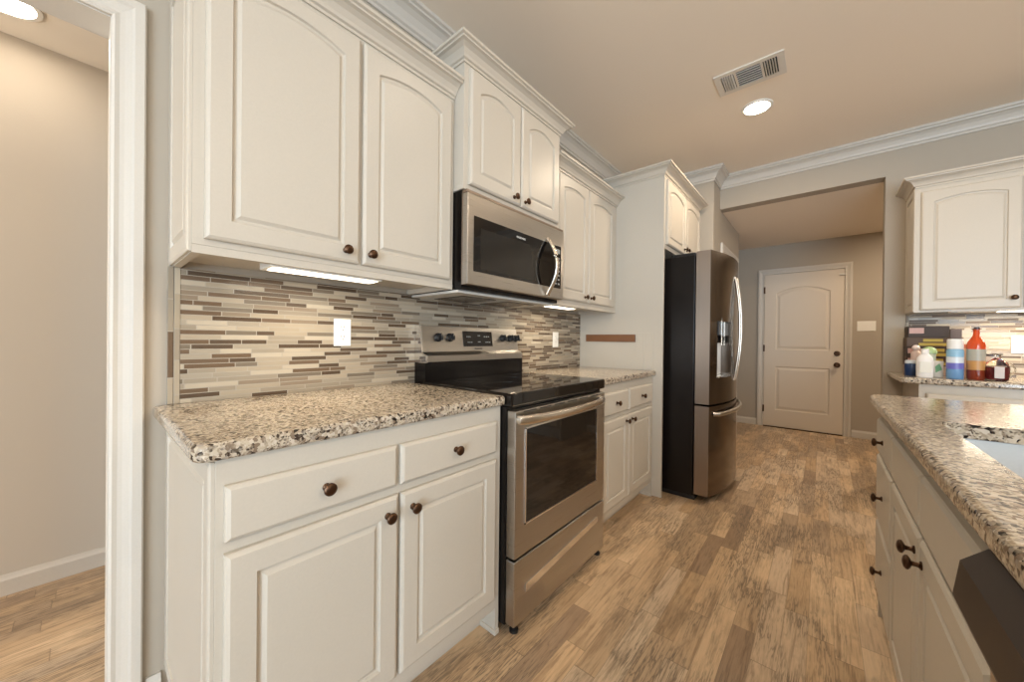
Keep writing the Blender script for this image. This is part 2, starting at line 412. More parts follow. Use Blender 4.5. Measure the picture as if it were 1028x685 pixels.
def side_panel(root, depth, v0, v1, u=0, sgn=-1):
    f = lambda a, v, n: Vector((u+sgn*n, -a, v))
    mb = MB(); panel_bm(mb, depth-.002, v1-v0, t=.010, stile=.045, f=f, u0=.001, v0=v0, n0=.0004)
    return mb.build('side_panel', M['cab'], root)
def cab_crown(root, w, depth, z, h=.072, p=.066, left=True, right=True):
    path = []
    if left: path.append((0, -.001))
    path += [(0, -depth), (w, -depth)]
    if right: path.append((w, -.001))
    mb = MB(); mb.sweep(path, [(o, z+hh) for o, hh in crown_prof(h, p)], F3, sign=1)
    return mb.build('crown_moulding', M['cab'], root)
def upper_body(root, w, depth, z0, z1):
    mb = MB(); lbox(mb, 0, w, .001, depth, z0+.022, z1, .0008)
    lbox(mb, 0, w, depth-.019, depth, z0, z0+.0215); lbox(mb, 0, .019, .001, depth-.0195, z0, z0+.0215); lbox(mb, w-.019, w, .001, depth-.0195, z0, z0+.0215)
    return mb.build('body', M['cab'], root)

YR0, YR1, YE = .878, 1.646, 2.5245
RL = R(90)
# base cabinet left of the range
t = thing('base_cabinet', 'white base cabinet with two drawers over two doors, left of the range', 'cabinet', (0, .0105, 0), RL)
base_body(t, .8635, .613); side_panel(t, .613, .10, .87)
drawer(t, .014, .409, .704, .820, .613); drawer(t, .422, .828, .704, .820, .613)
cab_door(t, .014, .414, .150, .678, .613, kn=(.378, .630)); cab_door(t, .424, .828, .150, .678, .613, kn=(.460, .630))
# base cabinet between range and fridge panel
t = thing('base_cabinet', 'white base cabinet with two small drawers, between the range and the refrigerator', 'cabinet', (0, YR1+.004, 0), RL)
W2 = YE-YR1-.006
base_body(t, W2, .613)
drawer(t, .05, .40, .695, .826, .613); drawer(t, .42, .825, .695, .826, .613)
cab_door(t, .05, .405, .150, .666, .613, kn=(.365, .632)); cab_door(t, .415, .825, .150, .666, .613, kn=(.455, .632))

# countertops
def outline(x0, x1, y0, y1, rad, ins, K=6):
    # rad: radii at (x0y0, x1y0, x1y1, x0y1)
    pts = []
    for (cx, cy, a0), r in zip(((x0, y0, 180), (x1, y0, 270), (x1, y1, 0), (x0, y1, 90)), rad):
        r2 = max(r-ins, .001)
        sx = 1 if cx == x0 else -1; sy = 1 if cy == y0 else -1
        ox = cx+sx*(ins+r2); oy = cy+sy*(ins+r2)
        for k in range(K+1):
            a = R(a0+90*k/K); pts.append((ox+r2*math.cos(a), oy+r2*math.sin(a)))
    return pts
def counter(name, label, x0, x1, y0, y1, rad, z0=.8765, z1=.914, hole=None):
    mb = MB(); r = .011; bm = mb.bm
    L = []
    for i in range(5):
        a = R(90*i/4); L.append((r*(1-math.sin(a)), z0+r*(1-math.cos(a))))
    for i in range(5):
        a = R(90*i/4); L.append((r*(1-math.cos(a)), z1-r*(1-math.sin(a))))
    rings = [[bm.verts.new((x, y, z)) for x, y in outline(x0, x1, y0, y1, rad, ins)] for ins, z in L]
    for A, B in zip(rings, rings[1:]):
        for i in range(len(A)):
            j = (i+1) % len(A); bm.faces.new((A[i], A[j], B[j], B[i]))
    if hole is None:
        bm.faces.new(rings[-1]); bm.faces.new(list(reversed(rings[0])))
    else:
        H = [[bm.verts.new((x, y, z)) for x, y in outline(*hole, (.022,)*4, 0)] for z in (z0, z1)]
        for i in range(len(H[0])):
            j = (i+1) % len(H[0]); bm.faces.new((H[0][i], H[1][i], H[1][j], H[0][j]))
        for ring, h in ((rings[0], H[0]), (rings[-1], H[1])):
            es = []
            for lp in (ring, h):
                for i in range(len(lp)):
                    e = bm.edges.get((lp[i], lp[(i+1) % len(lp)])); es.append(e)
            bmesh.ops.triangle_fill(bm, use_beauty=True, use_dissolve=False, edges=es)
    return tag(mb.build(name, M['granite'], None), label, 'countertop')
counter('granite_countertop', 'speckled beige granite countertop left of the range', .001, .637, -.028, YR0-.003, (.002, .03, .006, .002))
counter('granite_countertop', 'short speckled granite countertop between the range and the refrigerator panel', .001, .637, YR1+.003, YE-.001, (.002, .006, .006, .002))

# tiled backsplashes
t = thing('tile_backsplash', 'brown and cream linear mosaic tile backsplash behind the range', 'backsplash')
MB().box(.0006, .009, .032, YE-.001, .9146, 1.3435).build('tile_field', M['mosaic'], t)
b = MB(); b.box(.0006, .010, .002, .0155, .9146, 1.3435, .0008); b.box(.0006, .010, .0165, .0312, .9146, 1.3435, .0008)
b.build('edge_strip', M['mosaic_v'], t)['label'] = 'two upright columns of tiles ending the mosaic'

# upper cabinets
def arched_upper(name, label, y0, w, depth, z0, z1, doors, kz, crown_h=.072, loc=None, rz=RL, panel_left=False, cl=True, cr=True):
    t = thing(name, label, 'cabinet', (0, y0, 0) if loc is None else loc, rz)
    upper_body(t, w, depth, z0, z1)
    for (a, c, k, dz0, dz1, rise) in doors:
        cab_door(t, a, c, dz0, dz1, depth, rise=rise, kn=(k, kz) if k else None)
    if panel_left: side_panel(t, depth, z0+.003, z1-.01)
    cab_crown(t, w, depth, z1-.012, left=cl, right=cr)
    return t
arched_upper('upper_cabinet', 'white two-door wall cabinet above the left countertop', .013, .864, .319, 1.344, 2.180,
    [(.024, .437, .387, 1.383, 2.152, .026), (.449, .842, .474, 1.383, 2.152, .026)], 1.420, panel_left=True, cr=False)
arched_upper('upper_cabinet', 'raised white two-door cabinet above the microwave', YR0+.002, .735, .380, 1.772, 2.321,
    [(.026, .366, .314, 1.795, 2.296, .036), (.374, .715, .401, 1.795, 2.296, .036)], 1.824)
arched_upper('upper_cabinet', 'white two-door wall cabinet between microwave and refrigerator', 1.630, YE-1.630-.002, .319, 1.344, 2.177,
    [(.055, .425, .378, 1.383, 2.150, .024), (.433, .830, .462, 1.383, 2.150, .024)], 1.417, cl=False, cr=False)
# refrigerator surround : panel + cabinet
t = thing('refrigerator_cabinet', 'tall white side panel with two-door cabinet over the refrigerator', 'cabinet', (0, YE+.001, 0), RL)
mb = MB(); lbox(mb, 0, .020, .001, .680, .0005, 2.330, .001); mb.build('tall_side_panel', M['cab'], t)
mb = MB(); lbox(mb, .0205, 0.950, .001, .680, 1.80, 2.330, .0008); mb.build('body', M['cab'], t)
mb = MB(); lbox(mb, -.004, -.0004, .549, .612, .9155, 1.19, .001); lbox(mb, -.004, -.0004, .484, .5485, .9155, 1.19, .0015); mb.build('scribe_strip', M['cab'], t)
cab_door(t, .035, .465, 1.83, 2.298, .680, rise=.035, kn=(.438, 1.868), stile=.048)
cab_door(t, .473, .925, 1.83, 2.298, .680, rise=.035, kn=(.502, 1.868), stile=.048)
cab_crown(t, 0.950, .678, 2.317)
mb = MB(); mb.box(.070, .481, YE-.0130, YE-.0005, 1.120, 1.176, .001)
tag(mb.build('wood_strip', M['wood'], None), 'narrow brown wooden strip mounted on the white panel beside the refrigerator', 'wall strip')

# far kitchen run
t = thing('base_cabinet', 'white base cabinet on the far wall under the counter of bottles', 'cabinet', (2.02, 3.869, 0), 0)
base_body(t, 1.9, .60, ends=(True, True))
for i in range(4):
    a = .03+i*.465
    drawer(t, a, a+.45, .704, .820, .60); cab_door(t, a, a+.45, .15, .68, .60, kn=(a+.41 if i % 2 == 0 else a+.04, .63))
counter('granite_countertop', 'granite countertop on the far wall holding the bottles', 1.935, 3.93, 3.235, 3.869, (.03, .03, .002, .002))
t = thing('tile_backsplash', 'pale linear mosaic backsplash on the far wall behind the bottles', 'backsplash')
MB().box(2.046, 3.92, 3.861, 3.8695, .9146, 1.3435).build('tile_field', M['mosaic'], t)
MB().box(2.030, 2.0455, 3.860, 3.8695, .9146, 1.3435, .0008).build('edge_strip', M['mosaic_v'], t)
arched_upper('upper_cabinet', 'white arched-door wall cabinet above the bottles on the far wall', 0, 1.88, .315, 1.344, 2.210,
    [(.024, .440, .408, 1.358, 2.168, .026), (.452, .87, .49, 1.358, 2.168, .026), (.89, 1.35, 1.31, 1.358, 2.168, .026), (1.36, 1.84, 1.40, 1.358, 2.168, .026)], 1.42,
    loc=(2.034, 3.869, 0), rz=0, panel_left=True)

# ------------------------------------------------------------------ island
IX = 1.7465; IL = 1.985
D = 2.62-IX
t = thing('island_cabinet', 'white three-drawer cabinet at the far end of the island', 'cabinet', (2.62, IL, 0), R(-90))
mb = MB(); lbox(mb, 0, .426, .001, D, .10, .8755); lbox(mb, 0, .426, .001, D-.075, .0005, .10); mb.build('body', M['cab'], t)
mb = MB(); lbox(mb, 0, .019, D-.0745, D+.008, .0005, .0995); mb.build('foot_panel', M['cab'], t)
mb = MB(); panel_bm(mb, D-.004, .765, t=.010, stile=.07, f=lambda a, v, n: Vector((-n, -a, v)), u0=.002, v0=.105, n0=.0004); mb.build('end_panel', M['cab'], t)
for v0, v1 in ((.69, .822), (.42, .675), (.135, .405)): drawer(t, .018, .418, v0, v1, D)
YS = IL-.428; WS = YS-.609
t = thing('island_cabinet', 'white sink cabinet with two doors under the island sink', 'cabinet', (2.62, YS, 0), R(-90))
mb = MB(); lbox(mb, 0, WS, .001, D, .10, .68); lbox(mb, 0, WS, D-.019, D, .68, .8755); lbox(mb, 0, WS, .001, .33, .68, .8755)
lbox(mb, 0, WS, .001, D-.075, .0005, .10); mb.build('body', M['cab'], t)
for a, c in ((.008, .448), (.460, .912)): drawer(t, a, c, .69, .822, D, kn=False, name='false_drawer_front')
cab_door(t, .008, .448, .135, .675, D, kn=(.412, .628)); cab_door(t, .460, .912, .135, .675, D, kn=(.497, .628))
t = thing('island_cabinet', 'white island cabinet on the near side of the dishwasher', 'cabinet', (2.62, -.012, 0), R(-90))
mb = MB(); lbox(mb, 0, .61, .001, D, .10, .8755); lbox(mb, 0, .61, .001, D-.075, .0005, .10); mb.build('body', M['cab'], t)
for a in (.04,): drawer(t, a, a+.53, .69, .822, D); cab_door(t, a, a+.53, .135, .675, D, kn=(a+.48, .628))
SX0, SX1, SY0, SY1 = 1.798, 2.235, .632, 1.368
SM0, SM1 = .868, .905
counter('granite_countertop', 'large speckled granite island top around the sink', 1.706, 2.78, -.66, 2.012, (.03, .03, .03, .045), hole=(SX0, SX1, SY0, SY1))
# sink
t = thing('kitchen_sink', 'undermount stainless steel sink in the granite island', 'sink', ((SX0+SX1)/2, (SY0+SY1)/2, .70))
mb = MB(); cx, cy = (SX0+SX1)/2, (SY0+SY1)/2
mb.bm.free()
for q0, q1, s0, s1 in ((SM1, SY1, 0, .008), (SY0, SM0, .008, 0)):
    def so(e, z, r): return [Vector((x-cx, y-cy, z-.70)) for x, y in outline(SX0-max(e, -.2)-(.008 if e > 0 else 0), SX1+e+(.008 if e > 0 else 0), q0-(e if e < 0 else (e+.008)*(s0 == .008)), q1+(e if e < 0 else (e+.008)*(s1 == .008)), (r,)*4, 0)]
    mb = MB(); mb.loops([so(.010, .8758, .03), so(.0, .8745, .03), so(-.004, .735, .045), so(-.016, .712, .04), so(-.04, .706, .03), so(-.15, .7035, .02)], cap0=False)
    mb.build('basin', M['sink'], t, smooth=True)
    mb = MB(); mb.lathe([(.045, .0046), (.045, .0066), (.030, .0060), (.028, .005)], (0, (q0+q1)/2-cy, 0)); mb.build('drain', M['chrome'], t, smooth=True)
mb = MB(); mb.box(SX0+.0005-cx, SX1-.0005-cx, SM0-.003-cy, SM1+.003-cy, .16, .1745, .006); mb.build('divider', M['sink'], t, smooth=True)
# dishwasher
t = thing('dishwasher', 'stainless dishwasher with dark charcoal control panel in the island front', 'dishwasher', (2.30, .605, 0), R(-90))
W = .612; Dd = 2.30-1.745
mb = MB(); lbox(mb, 0.004, W-.004, .02, Dd-.01, .10, .868); mb.build('tub', M['grey_metal'], t)
mb = MB(); lbox(mb, .004, W-.004, .1, Dd-.08, .0005, .0995); mb.build('toe_kick', M['black'], t)
mb = MB(); lbox(mb, .004, W-.004, Dd-.0095, Dd+.024, .105, .725, .004); mb.build('door_panel', M['dwfront'], t)
mb = MB(); mb.prism([(Dd-.0095, .862), (Dd+.026, .862), (Dd+.050, .838), (Dd+.056, .790), (Dd+.046, .765), (Dd+.040, .748), (Dd+.026, .7255), (Dd-.0095, .7255)], .004, W-.004, lambda n, v, a: Vector((a, -n, v)))
mb.build('control_panel', M['dw'], t)

# ------------------------------------------------------------------ range
t = thing('electric_range', 'freestanding stainless electric range with black glass top', 'range', (0, YR0, 0), RL)
W = YR1-YR0; w0, w1 = .002, W-.002
mb = MB(); lbox(mb, w0, w1, .02, .640, .035, .872, .003); mb.build('body', M['enamel'], t)
mb = MB(); lbox(mb, w0-.001, w1+.001, .105, .668, .8725, .9225, .006); mb.build('cooktop', M['blackglass'], t)
for (u, n, r) in ((.20, .47, .115), (.56, .47, .09), (.20, .22, .075), (.56, .22, .095), ):
    mb = MB(); f = 48
    lp = []
    for rr, z in ((r, .9226), (r, .9229), (r-.002, .9229), (r-.002, .9226)):
        lp.append([Vector((u+rr*math.cos(2*PI*i/f), -n+rr*math.sin(2*PI*i/f), z)) for i in range(f)])
    mb.loops(lp, cap0=False, cap1=False); mb.build('burner_ring', M['ring'], t)
# backguard
fx = lambda n, v, a: Vector((a, -n, v))
mb = MB(); mb.prism([(.012, .905), (.098, .905), (.098, 1.012), (.080, 1.022), (.058, 1.060), (.040, 1.185), (.012, 1.192)], w0+.020, w1, fx); mb.build('backguard', M['enamel'], t)
mb = MB(); mb.prism([(.100, 1.014), (.0985, 1.012), (.0805, 1.0225), (.0595, 1.060), (.0405, 1.1865), (.014, 1.1925), (.014, 1.196), (.046, 1.192), (.0670, 1.062), (.100, 1.044)], w0+.030, w1-.004, fx); cpn = mb.build('control_panel', M['steel'], t)
mb = MB(); mb.prism([(.102, 1.010), (.012, 1.010), (.012, 1.199), (.048, 1.195), (.070, 1.062), (.104, 1.046)], w0+.019, w0+.0295, fx); mb.build('end_trim', M['chrome'], t)
def slope(v): return .0465+(1.192-v)*(.0205/.13)+.0005
sn = Vector((0, -.987, .156))
for u in (.130, .208, .620, .690, .746):
    c = Vector((u, -slope(1.135), 1.135))
    mb = MB(); mb.lathe([(.023, 0), (.023, .004), (.0195, .006), (.0180, .022), (.016, .025), (.0001, .025)], c, sn, 20); k = mb.build('burner_knob', M['black'], cpn, smooth=True)
    mb = MB(); Mx = Matrix.Translation(c+sn*.0255) @ Vector((0,0,1)).rotation_difference(sn).to_matrix().to_4x4() @ Matrix.Rotation(.15, 4, 'Z')
    mb.box(-.0035, .0035, -.018, .018, 0, .009, .001, M=Mx); mb.build('grip', M['black'], k)
    mb = MB(); mb.box(-.0008, .0008, .002, .016, .0092, .0096, M=Mx); mb.build('pointer', M['chrome'], k)
def sloped(mb, u0, u1, v0, v1, e0, e1):
    mb.prism([(slope(v0)+e0, v0), (slope(v0)+e1, v0), (slope(v1)+e1, v1), (slope(v1)+e0, v1)], u0, u1, fx)
mb = MB(); sloped(mb, .300, .528, 1.088, 1.172, 0, .0015); dsp = mb.build('display', M['blackglass'], t)
for (u, v, uw) in ((.325, 1.138, .035), (.412, 1.145, .020), (.460, 1.140, .050), (.330, 1.108, .040), (.410, 1.110, .022), (.470, 1.108, .045)):
    for k in range(3):
        mb = MB(); sloped(mb, u+k*uw/3, u+k*uw/3+uw/3*.6, v, v+.006, .0016, .0019); mb.build('touch_key', M['keys'], dsp)
tm = Matrix.Translation((.41, -slope(1.074)-.0002, 1.074)) @ Matrix.Rotation(R(81), 4, 'X')
text('logo', 'FRIGIDAIRE', .012, tm, M['shadow'], cpn)
# oven door
dx = .6425; WD = .732
mb = MB(); lbox(mb, w0+.001, WD, dx, .685, .300, .858, .004); od = mb.build('oven_door', M['steel'], t)
mb = MB(); lbox(mb, .066, .638, .6852, .6866, .422, .783, .0005); gw = mb.build('oven_window', M['blackglass'], od)
mb = MB()
for a in ((.060, .066, .413, .788), (.639, .645, .413, .788)): lbox(mb, a[0], a[1], .6852, .6885, a[2], a[3])
lbox(mb, .060, .645, .6852, .6885, .415, .421); lbox(mb, .060, .645, .6852, .6885, .784, .790); mb.build('window_frame', M['chrome'], od)
mb = MB()
for k in range(6): lbox(mb, .05+k*.105, .05+k*.105+.08, .6852, .6858, .850, .8545)
mb.build('vent_slots', M['shadow'], od)
pts = [(.012, .6856, .826), (.014, .700, .826)] + [(.024+.650*i/14, .707+.024*math.sin(PI*i/14)**.7, .826-.004*math.sin(PI*i/14)) for i in range(15)] + [(.690, .700, .826), (.692, .6856, .826)]
mb = MB(); mb.tube([Vector((u, -n, v)) for u, n, v in pts], .008, 14, flat=.0175); mb.build('handle', M['chrome_soft'], od, smooth=True)
mb = MB(); lbox(mb, w0+.001, WD, dx, .685, .045, .290, .004); dr = mb.build('storage_drawer', M['steel'], t)
fz = lambda u, v, n: Vector((u, -n, v))
mb = MB(); mb.prism([(.070, .150), (.072, .182), (.655, .232), (.662, .222), (.660, .208), (.646, .203)], .6853, .6885, fz); mb.build('pull_trim', M['chrome'], dr)
for u in (.04, W-.05):
    for n in (.10, .655):
        mb = MB(); mb.lathe([(.018, .0005), (.018, .010), (.009, .014), (.009, .034)], (u, -n, 0), seg=14); mb.build('foot', M['black'], t, smooth=True)

# ------------------------------------------------------------------ over-the-range microwave
t = thing('microwave_oven', 'stainless over-the-range microwave with curved handle', 'microwave', (0, YR0+.001, 0), RL)
W = .746
mb = MB(); lbox(mb, .004, W-.001, .002, .372, 1.342, 1.7700, .003); mb.build('case', M['enamel'], t)
mb = MB(); lbox(mb, .001, W-.001, .010, .350, 1.330, 1.3415, .002); mb.build('bottom_plate', M['grey_metal'], t)
mb = MB()
for a in (.10, .42):
    lbox(mb, a, a+.22, .06, .28, 1.3270, 1.3298)
mb.build('grease_filter', M['steel_dark'], t)
mb = MB(); lbox(mb, .0, W, .3725, .380, 1.3600, 1.765, .002); lbox(mb, .0, W, .3725, .405, 1.7510, 1.765, .002); mb.build('front_frame', M['steel_band'], t)
mb = MB(); lbox(mb, .0, W, .3805, .411, 1.3600, 1.7500, .004); md = mb.build('door', M['steel'], t)
mb = MB(); lbox(mb, .036, W-.030, .4112, .4130, 1.4200, 1.6580, .0005); gl = mb.build('glass_front', M['blackglass'], md)
mb = MB(); lbox(mb, .075, .500, .4131, .4136, 1.435, 1.612); mb.build('viewing_window', plain('tinted_window', (.022, .018, .014), .06, **{'Specular IOR Level': .35}), gl)
tm = Matrix.Translation((.355, -.4133, 1.630)) @ Matrix.Rotation(R(90), 4, 'X')
text('logo', 'FRIGIDAIRE', .0135, tm, M['white_plastic'], gl)
mb = MB()
for r_ in range(7):
    for c_ in range(2): lbox(mb, .655+c_*.030, .673+c_*.030, .4131, .4135, 1.440+r_*.024, .0+1.449+r_*.024)
mb.build('keypad', M['keys'], gl)
mb = MB(); lbox(mb, .655, .705, .4131, .4135, 1.615, 1.640); mb.build('clock_display', M['keys'], gl)
pts = []
for i in range(17):
    s = i/16; pts.append((.580, .418+.060*math.sin(PI*s), 1.372+.305*s))
mb = MB(); mb.tube([Vector((u, -n, v)) for u, n, v in pts], .014, 14, flat=.010)
mb.build('handle', M['chrome_soft'], md, smooth=True)

# ------------------------------------------------------------------ refrigerator
t = thing('refrigerator', 'stainless french-door refrigerator with ice dispenser and dark sides', 'refrigerator', (0, 2.632, 0), RL)
FW = .926
mb = MB(); lbox(mb, 0, FW, .06, .862, .035, 1.742, .004); mb.build('cabinet', M['fridge_side'], t)
mb = MB(); lbox(mb, .02, FW-.02, .10, .870, .0005, .034); mb.build('base_grille', M['black'], t)
for a_, c_ in ((.010, .075), (FW-.075, FW-.010), (FW/2-.05, FW/2+.05)):
    mb = MB(); lbox(mb, a_, c_, .70, .862, 1.7425, 1.762, .004); mb.build('hinge_cover', M['black'], t)
def front(u): q = (u-FW/2)/(FW/2); return 1.038-.078*q*q
def fdoor(name, u0, u1, z0, z1, hole=None):
    N = 24; us = [u0+(u1-u0)*i/N for i in range(N+1)]
    if hole:
        i0 = min(range(N+1), key=lambda i: abs(us[i]-hole[0])); i1 = min(range(N+1), key=lambda i: abs(us[i]-hole[1]))
        zs = [z0, hole[2], hole[3], z1]
    else: zs = [z0, z1]
    bm = bmesh.new(); g = {}
    for j, z in enumerate(zs):
        for i, u in enumerate(us): g[i, j] = bm.verts.new((u, -front(u), z))
        g['bl', j] = bm.verts.new((u0, -.870, z)); g['br', j] = bm.verts.new((u1, -.870, z))
    J = len(zs)-1
    for j in range(J):
        for i in range(N):
            if hole and j == 1 and i0 <= i < i1: continue
            bm.faces.new((g[i, j], g[i+1, j], g[i+1, j+1], g[i, j+1]))
        bm.faces.new((g['bl', j], g[0, j], g[0, j+1], g['bl', j+1])); bm.faces.new((g[N, j], g['br', j], g['br', j+1], g[N, j+1]))
        bm.faces.new((g['br', j], g['bl', j], g['bl', j+1], g['br', j+1]))
    for j in (0, J): bm.faces.new([g['bl', j]]+[g[i, j] for i in range(N+1)]+[g['br', j]])
    info = None
    if hole:
        dp = .915; q = {}
        for j in (1, 2):
            for i in (i0, i1): q[i, j] = bm.verts.new((us[i], -dp, zs[j]))
        bm.faces.new((q[i0, 1], q[i1, 1], q[i1, 2], q[i0, 2]))
        for i in (i0, i1): bm.faces.new((g[i, 1], q[i, 1], q[i, 2], g[i, 2]))
        for j in (1, 2): bm.faces.new([q[i0, j], q[i1, j]]+[g[i, j] for i in range(i1, i0-1, -1)])
        info = (us[i0], us[i1])
    mb = MB(); mb.bm.free(); mb.bm = bm
    o = mb.build(name, M['steel_dark'], t, smooth=True); o.data.materials.append(M['steel_band'])
    for p in o.data.polygons:
        if abs(p.normal.x) > .9 and abs(abs(p.center.x)-u0) < .001: p.material_index = 1
    return o, info
S = FW/2
dl, inf = fdoor('left_door', .001, S-.003, .690, 1.764, hole=(.100, .345, .872, 1.275))
dr_, _ = fdoor('right_door', S+.003, FW-.001, .690, 1.764)
fz_, _ = fdoor('freezer_drawer', .001, FW-.001, .050, .676)
a, c = inf
mb = MB(); lbox(mb, a+.002, c-.002, .917, .966, .885, 1.120, .004); mb.build('dispenser_back', plain('bright_dispenser_panel', (.80, .82, .84), .25), dl)
mb = MB(); lbox(mb, a+.001, c-.001, .917, front(a)+.010, 1.175, 1.274, .003); dc = mb.build('dispenser_control', M['black'], dl)
mb = MB(); lbox(mb, a+.06, a+.075, front(a)+.0105, front(a)+.016, 1.10, 1.30, .002); lbox(mb, a+.15, a+.165, front(a)+.0105, front(a)+.016, 1.10, 1.30, .002); mb.build('dispenser_lever', M['chrome'], dc)
mb = MB(); lbox(mb, a+.001, c-.001, .9215, front(a)+.012, .8725, .884, .002); mb.build('drip_tray', M['chrome'], dl)
mb = MB(); mb.lathe([(.018, 0), (.022, .03), (.014, .045)], (a+.12, -.990, 1.128), seg=14); mb.build('nozzle', M['black'], dl, smooth=True)
for u, o in ((S-.036, dl), (S+.036, dr_)):
    pts = [(u, front(u)+.001+.036*math.sin(PI*min(1, max(0, i/20)))**.8, .835+.79*i/20) for i in range(21)]
    mb = MB(); mb.tube([Vector((x, -n, v)) for x, n, v in pts], .011, 12, flat=.009); mb.build('handle', M['chrome_soft'], o, smooth=True)
pts = [(.06, front(.06)-.002, .620)] + [(.075+(FW-.15)*i/14, front(.075+(FW-.15)*i/14)+.026, .622) for i in range(15)] + [(FW-.06, front(FW-.06)-.002, .620)]
mb = MB(); mb.tube([Vector((x, -n, v)) for x, n, v in pts], .011, 12, flat=.015); mb.build('handle', M['steel'], fz_, smooth=True)

# ------------------------------------------------------------------ doors
def two_panel_door(root_f, w, h, t_, K=16):
    # slab with an arched upper panel and a square lower panel, f maps (u,v,n)
    mb = MB(); f = root_f
    def ring(x0, x1, z0, z1, n, a, ins):
        x0 += ins; x1 -= ins; z0 += ins; z1 -= ins
        pts = [(x0, z0), (x1, z0)]+[(x1-(x1-x0)*i/K, z1-a*((2*i/K-1)**2)) for i in range(K+1)]
        return [f(x, z, n) for x, z in pts]
    P = [(.125, w-.125, 1.02, h-.18, .075), (.125, w-.125, .22, .80, 0)]
    bm = mb.bm; N = K+3
    rings = []
    for (x0, x1, z0, z1, a) in P:
        L = [ring(x0, x1, z0, z1, t_, a, 0), ring(x0, x1, z0, z1, t_-.008, a, .008), ring(x0, x1, z0, z1, t_-.008, a, .022), ring(x0, x1, z0, z1, t_-.002, a, .045)]
        V = [[bm.verts.new(p) for p in l] for l in L]
        for A, B in zip(V, V[1:]):
            for i in range(N): bm.faces.new((A[i], A[(i+1) % N], B[(i+1) % N], B[i]))
        bm.faces.new(V[-1]); rings.append(V[0])
    O = [bm.verts.new(f(x, z, t_)) for x, z in ((0, 0), (w, 0), (w, h), (0, h))]
    es = []
    for lp in rings+[O]:
        for i in range(len(lp)):
            e = bm.edges.get((lp[i], lp[(i+1) % len(lp)])) or bm.edges.new((lp[i], lp[(i+1) % len(lp)])); es.append(e)
    bmesh.ops.triangle_fill(bm, use_beauty=True, use_dissolve=False, edges=es)
    B = [bm.verts.new(f(x, z, 0)) for x, z in ((0, 0), (w, 0), (w, h), (0, h))]
    bm.faces.new(list(reversed(B)))
    for i in range(4): bm.faces.new((B[i], B[(i+1) % 4], O[(i+1) % 4], O[i]))
    return mb
DX0, DX1 = .952, 1.748
f1 = lambda u, v, n: Vector((DX0+u, 5.8190-n, .012+v))
d = struct('door_1', two_panel_door(f1, DX1-DX0, 2.022, .012), M['door'])
b = MB(); b.sweep([(DX0-.004, .0005), (DX0-.004, 2.039), (DX1+.004, 2.039), (DX1+.004, .0005)], [(o, n) for o, n in cas], lambda u, v, n: Vector((u, 5.8195-n, v)), sign=-1)
struct('door_casing', b, M['trim'], d)
MB().box(DX0, DX1, 5.79, 5.8185, .0005, .010).build('threshold', M['bronze'], d)
for z in (1.0, .86):
    mb = MB(); mb.lathe([(.031, 0), (.031, .006), (.024, .010)] + ([(.012, .014), (.012, .034), (.026, .040), (.029, .052), (.022, .062), (.0001, .065)] if z < .9 else [(.022, .016), (.020, .020), (.0001, .020)]), (1.690, 5.8065, z), (0, -1, 0), 20)
    mb.build('door_knob' if z < .9 else 'deadbolt', M['bronze'], d, smooth=True)
for z in (.24, 1.05, 1.83):
    MB().box(DX0-.010, DX0+.008, 5.795, 5.8065, z-.045, z+.045, .002).build('hinge', M['bronze'], d)
MB().box(DX1-.045, DX1+.020, 5.790, 5.7990, 1.955, 1.975, .002).build('door_guard', M['grey_metal'], d)
f2 = lambda u, v, n: Vector((.7758+n, 3.985+u, .012+v))
d = struct('door_2', two_panel_door(f2, .75, 2.022, .006), M['door'])
b = MB(); b.sweep([(3.981, .0005), (3.981, 2.039), (4.739, 2.039), (4.739, .0005)], cas, lambda u, v, n: Vector((.7756+n, u, v)), sign=-1)
struct('door_casing', b, M['trim'], d)

# ------------------------------------------------------------------ small fixtures
def plate(name, label, cat, w, h, loc, rz, kind):
    t = thing(name, label, cat, loc, rz)
    mb = MB(); mb.box(-w/2, w/2, -.006, -.0006, -h/2, h/2, .002); mb.build('cover_plate', M['white_plastic'], t)
    if kind == 'outlet':
        for s in (-1, 1):
            mb = MB(); mb.lathe([(.0165, 0), (.0165, .0018)], (0, -.0062, s*.020), (0, -1, 0), 20); o = mb.build('socket', M['white_plastic'], t, smooth=True)
            mb = MB()
            for q in (-1, 1): mb.box(q*.006-.001, q*.006+.001, -.0084, -.0081, s*.020-.001, s*.020+.008)
            mb.box(-.002, .002, -.0084, -.0081, s*.020-.011, s*.020-.007); mb.build('slots', M['shadow'], o)
    else:
        n = kind
        for i in range(n):
            x = (i-(n-1)/2)*.046
            mb = MB(); mb.box(x-.005, x+.005, -.013, -.0062, -.010, .010, .002); mb.build('toggle', M['white_plastic'], t)
    return t
plate('wall_outlet', 'white outlet on the mosaic left of the range', 'outlet', .071, .114, (.0092, .540, 1.150), RL, 'outlet')
plate('wall_outlet', 'white outlet on the mosaic right of the range', 'outlet', .071, .114, (.0092, 2.150, 1.131), RL, 'outlet')
plate('wall_outlet', 'white square wall plate on the far tile right of the glass jug', 'outlet', .118, .118, (2.572, 3.8608, 1.132), 0, 2)
plate('light_switch', 'white three-gang switch plate right of the entry door', 'light switch', .160, .118, (1.945, 5.8195, 1.333), 0, 3)

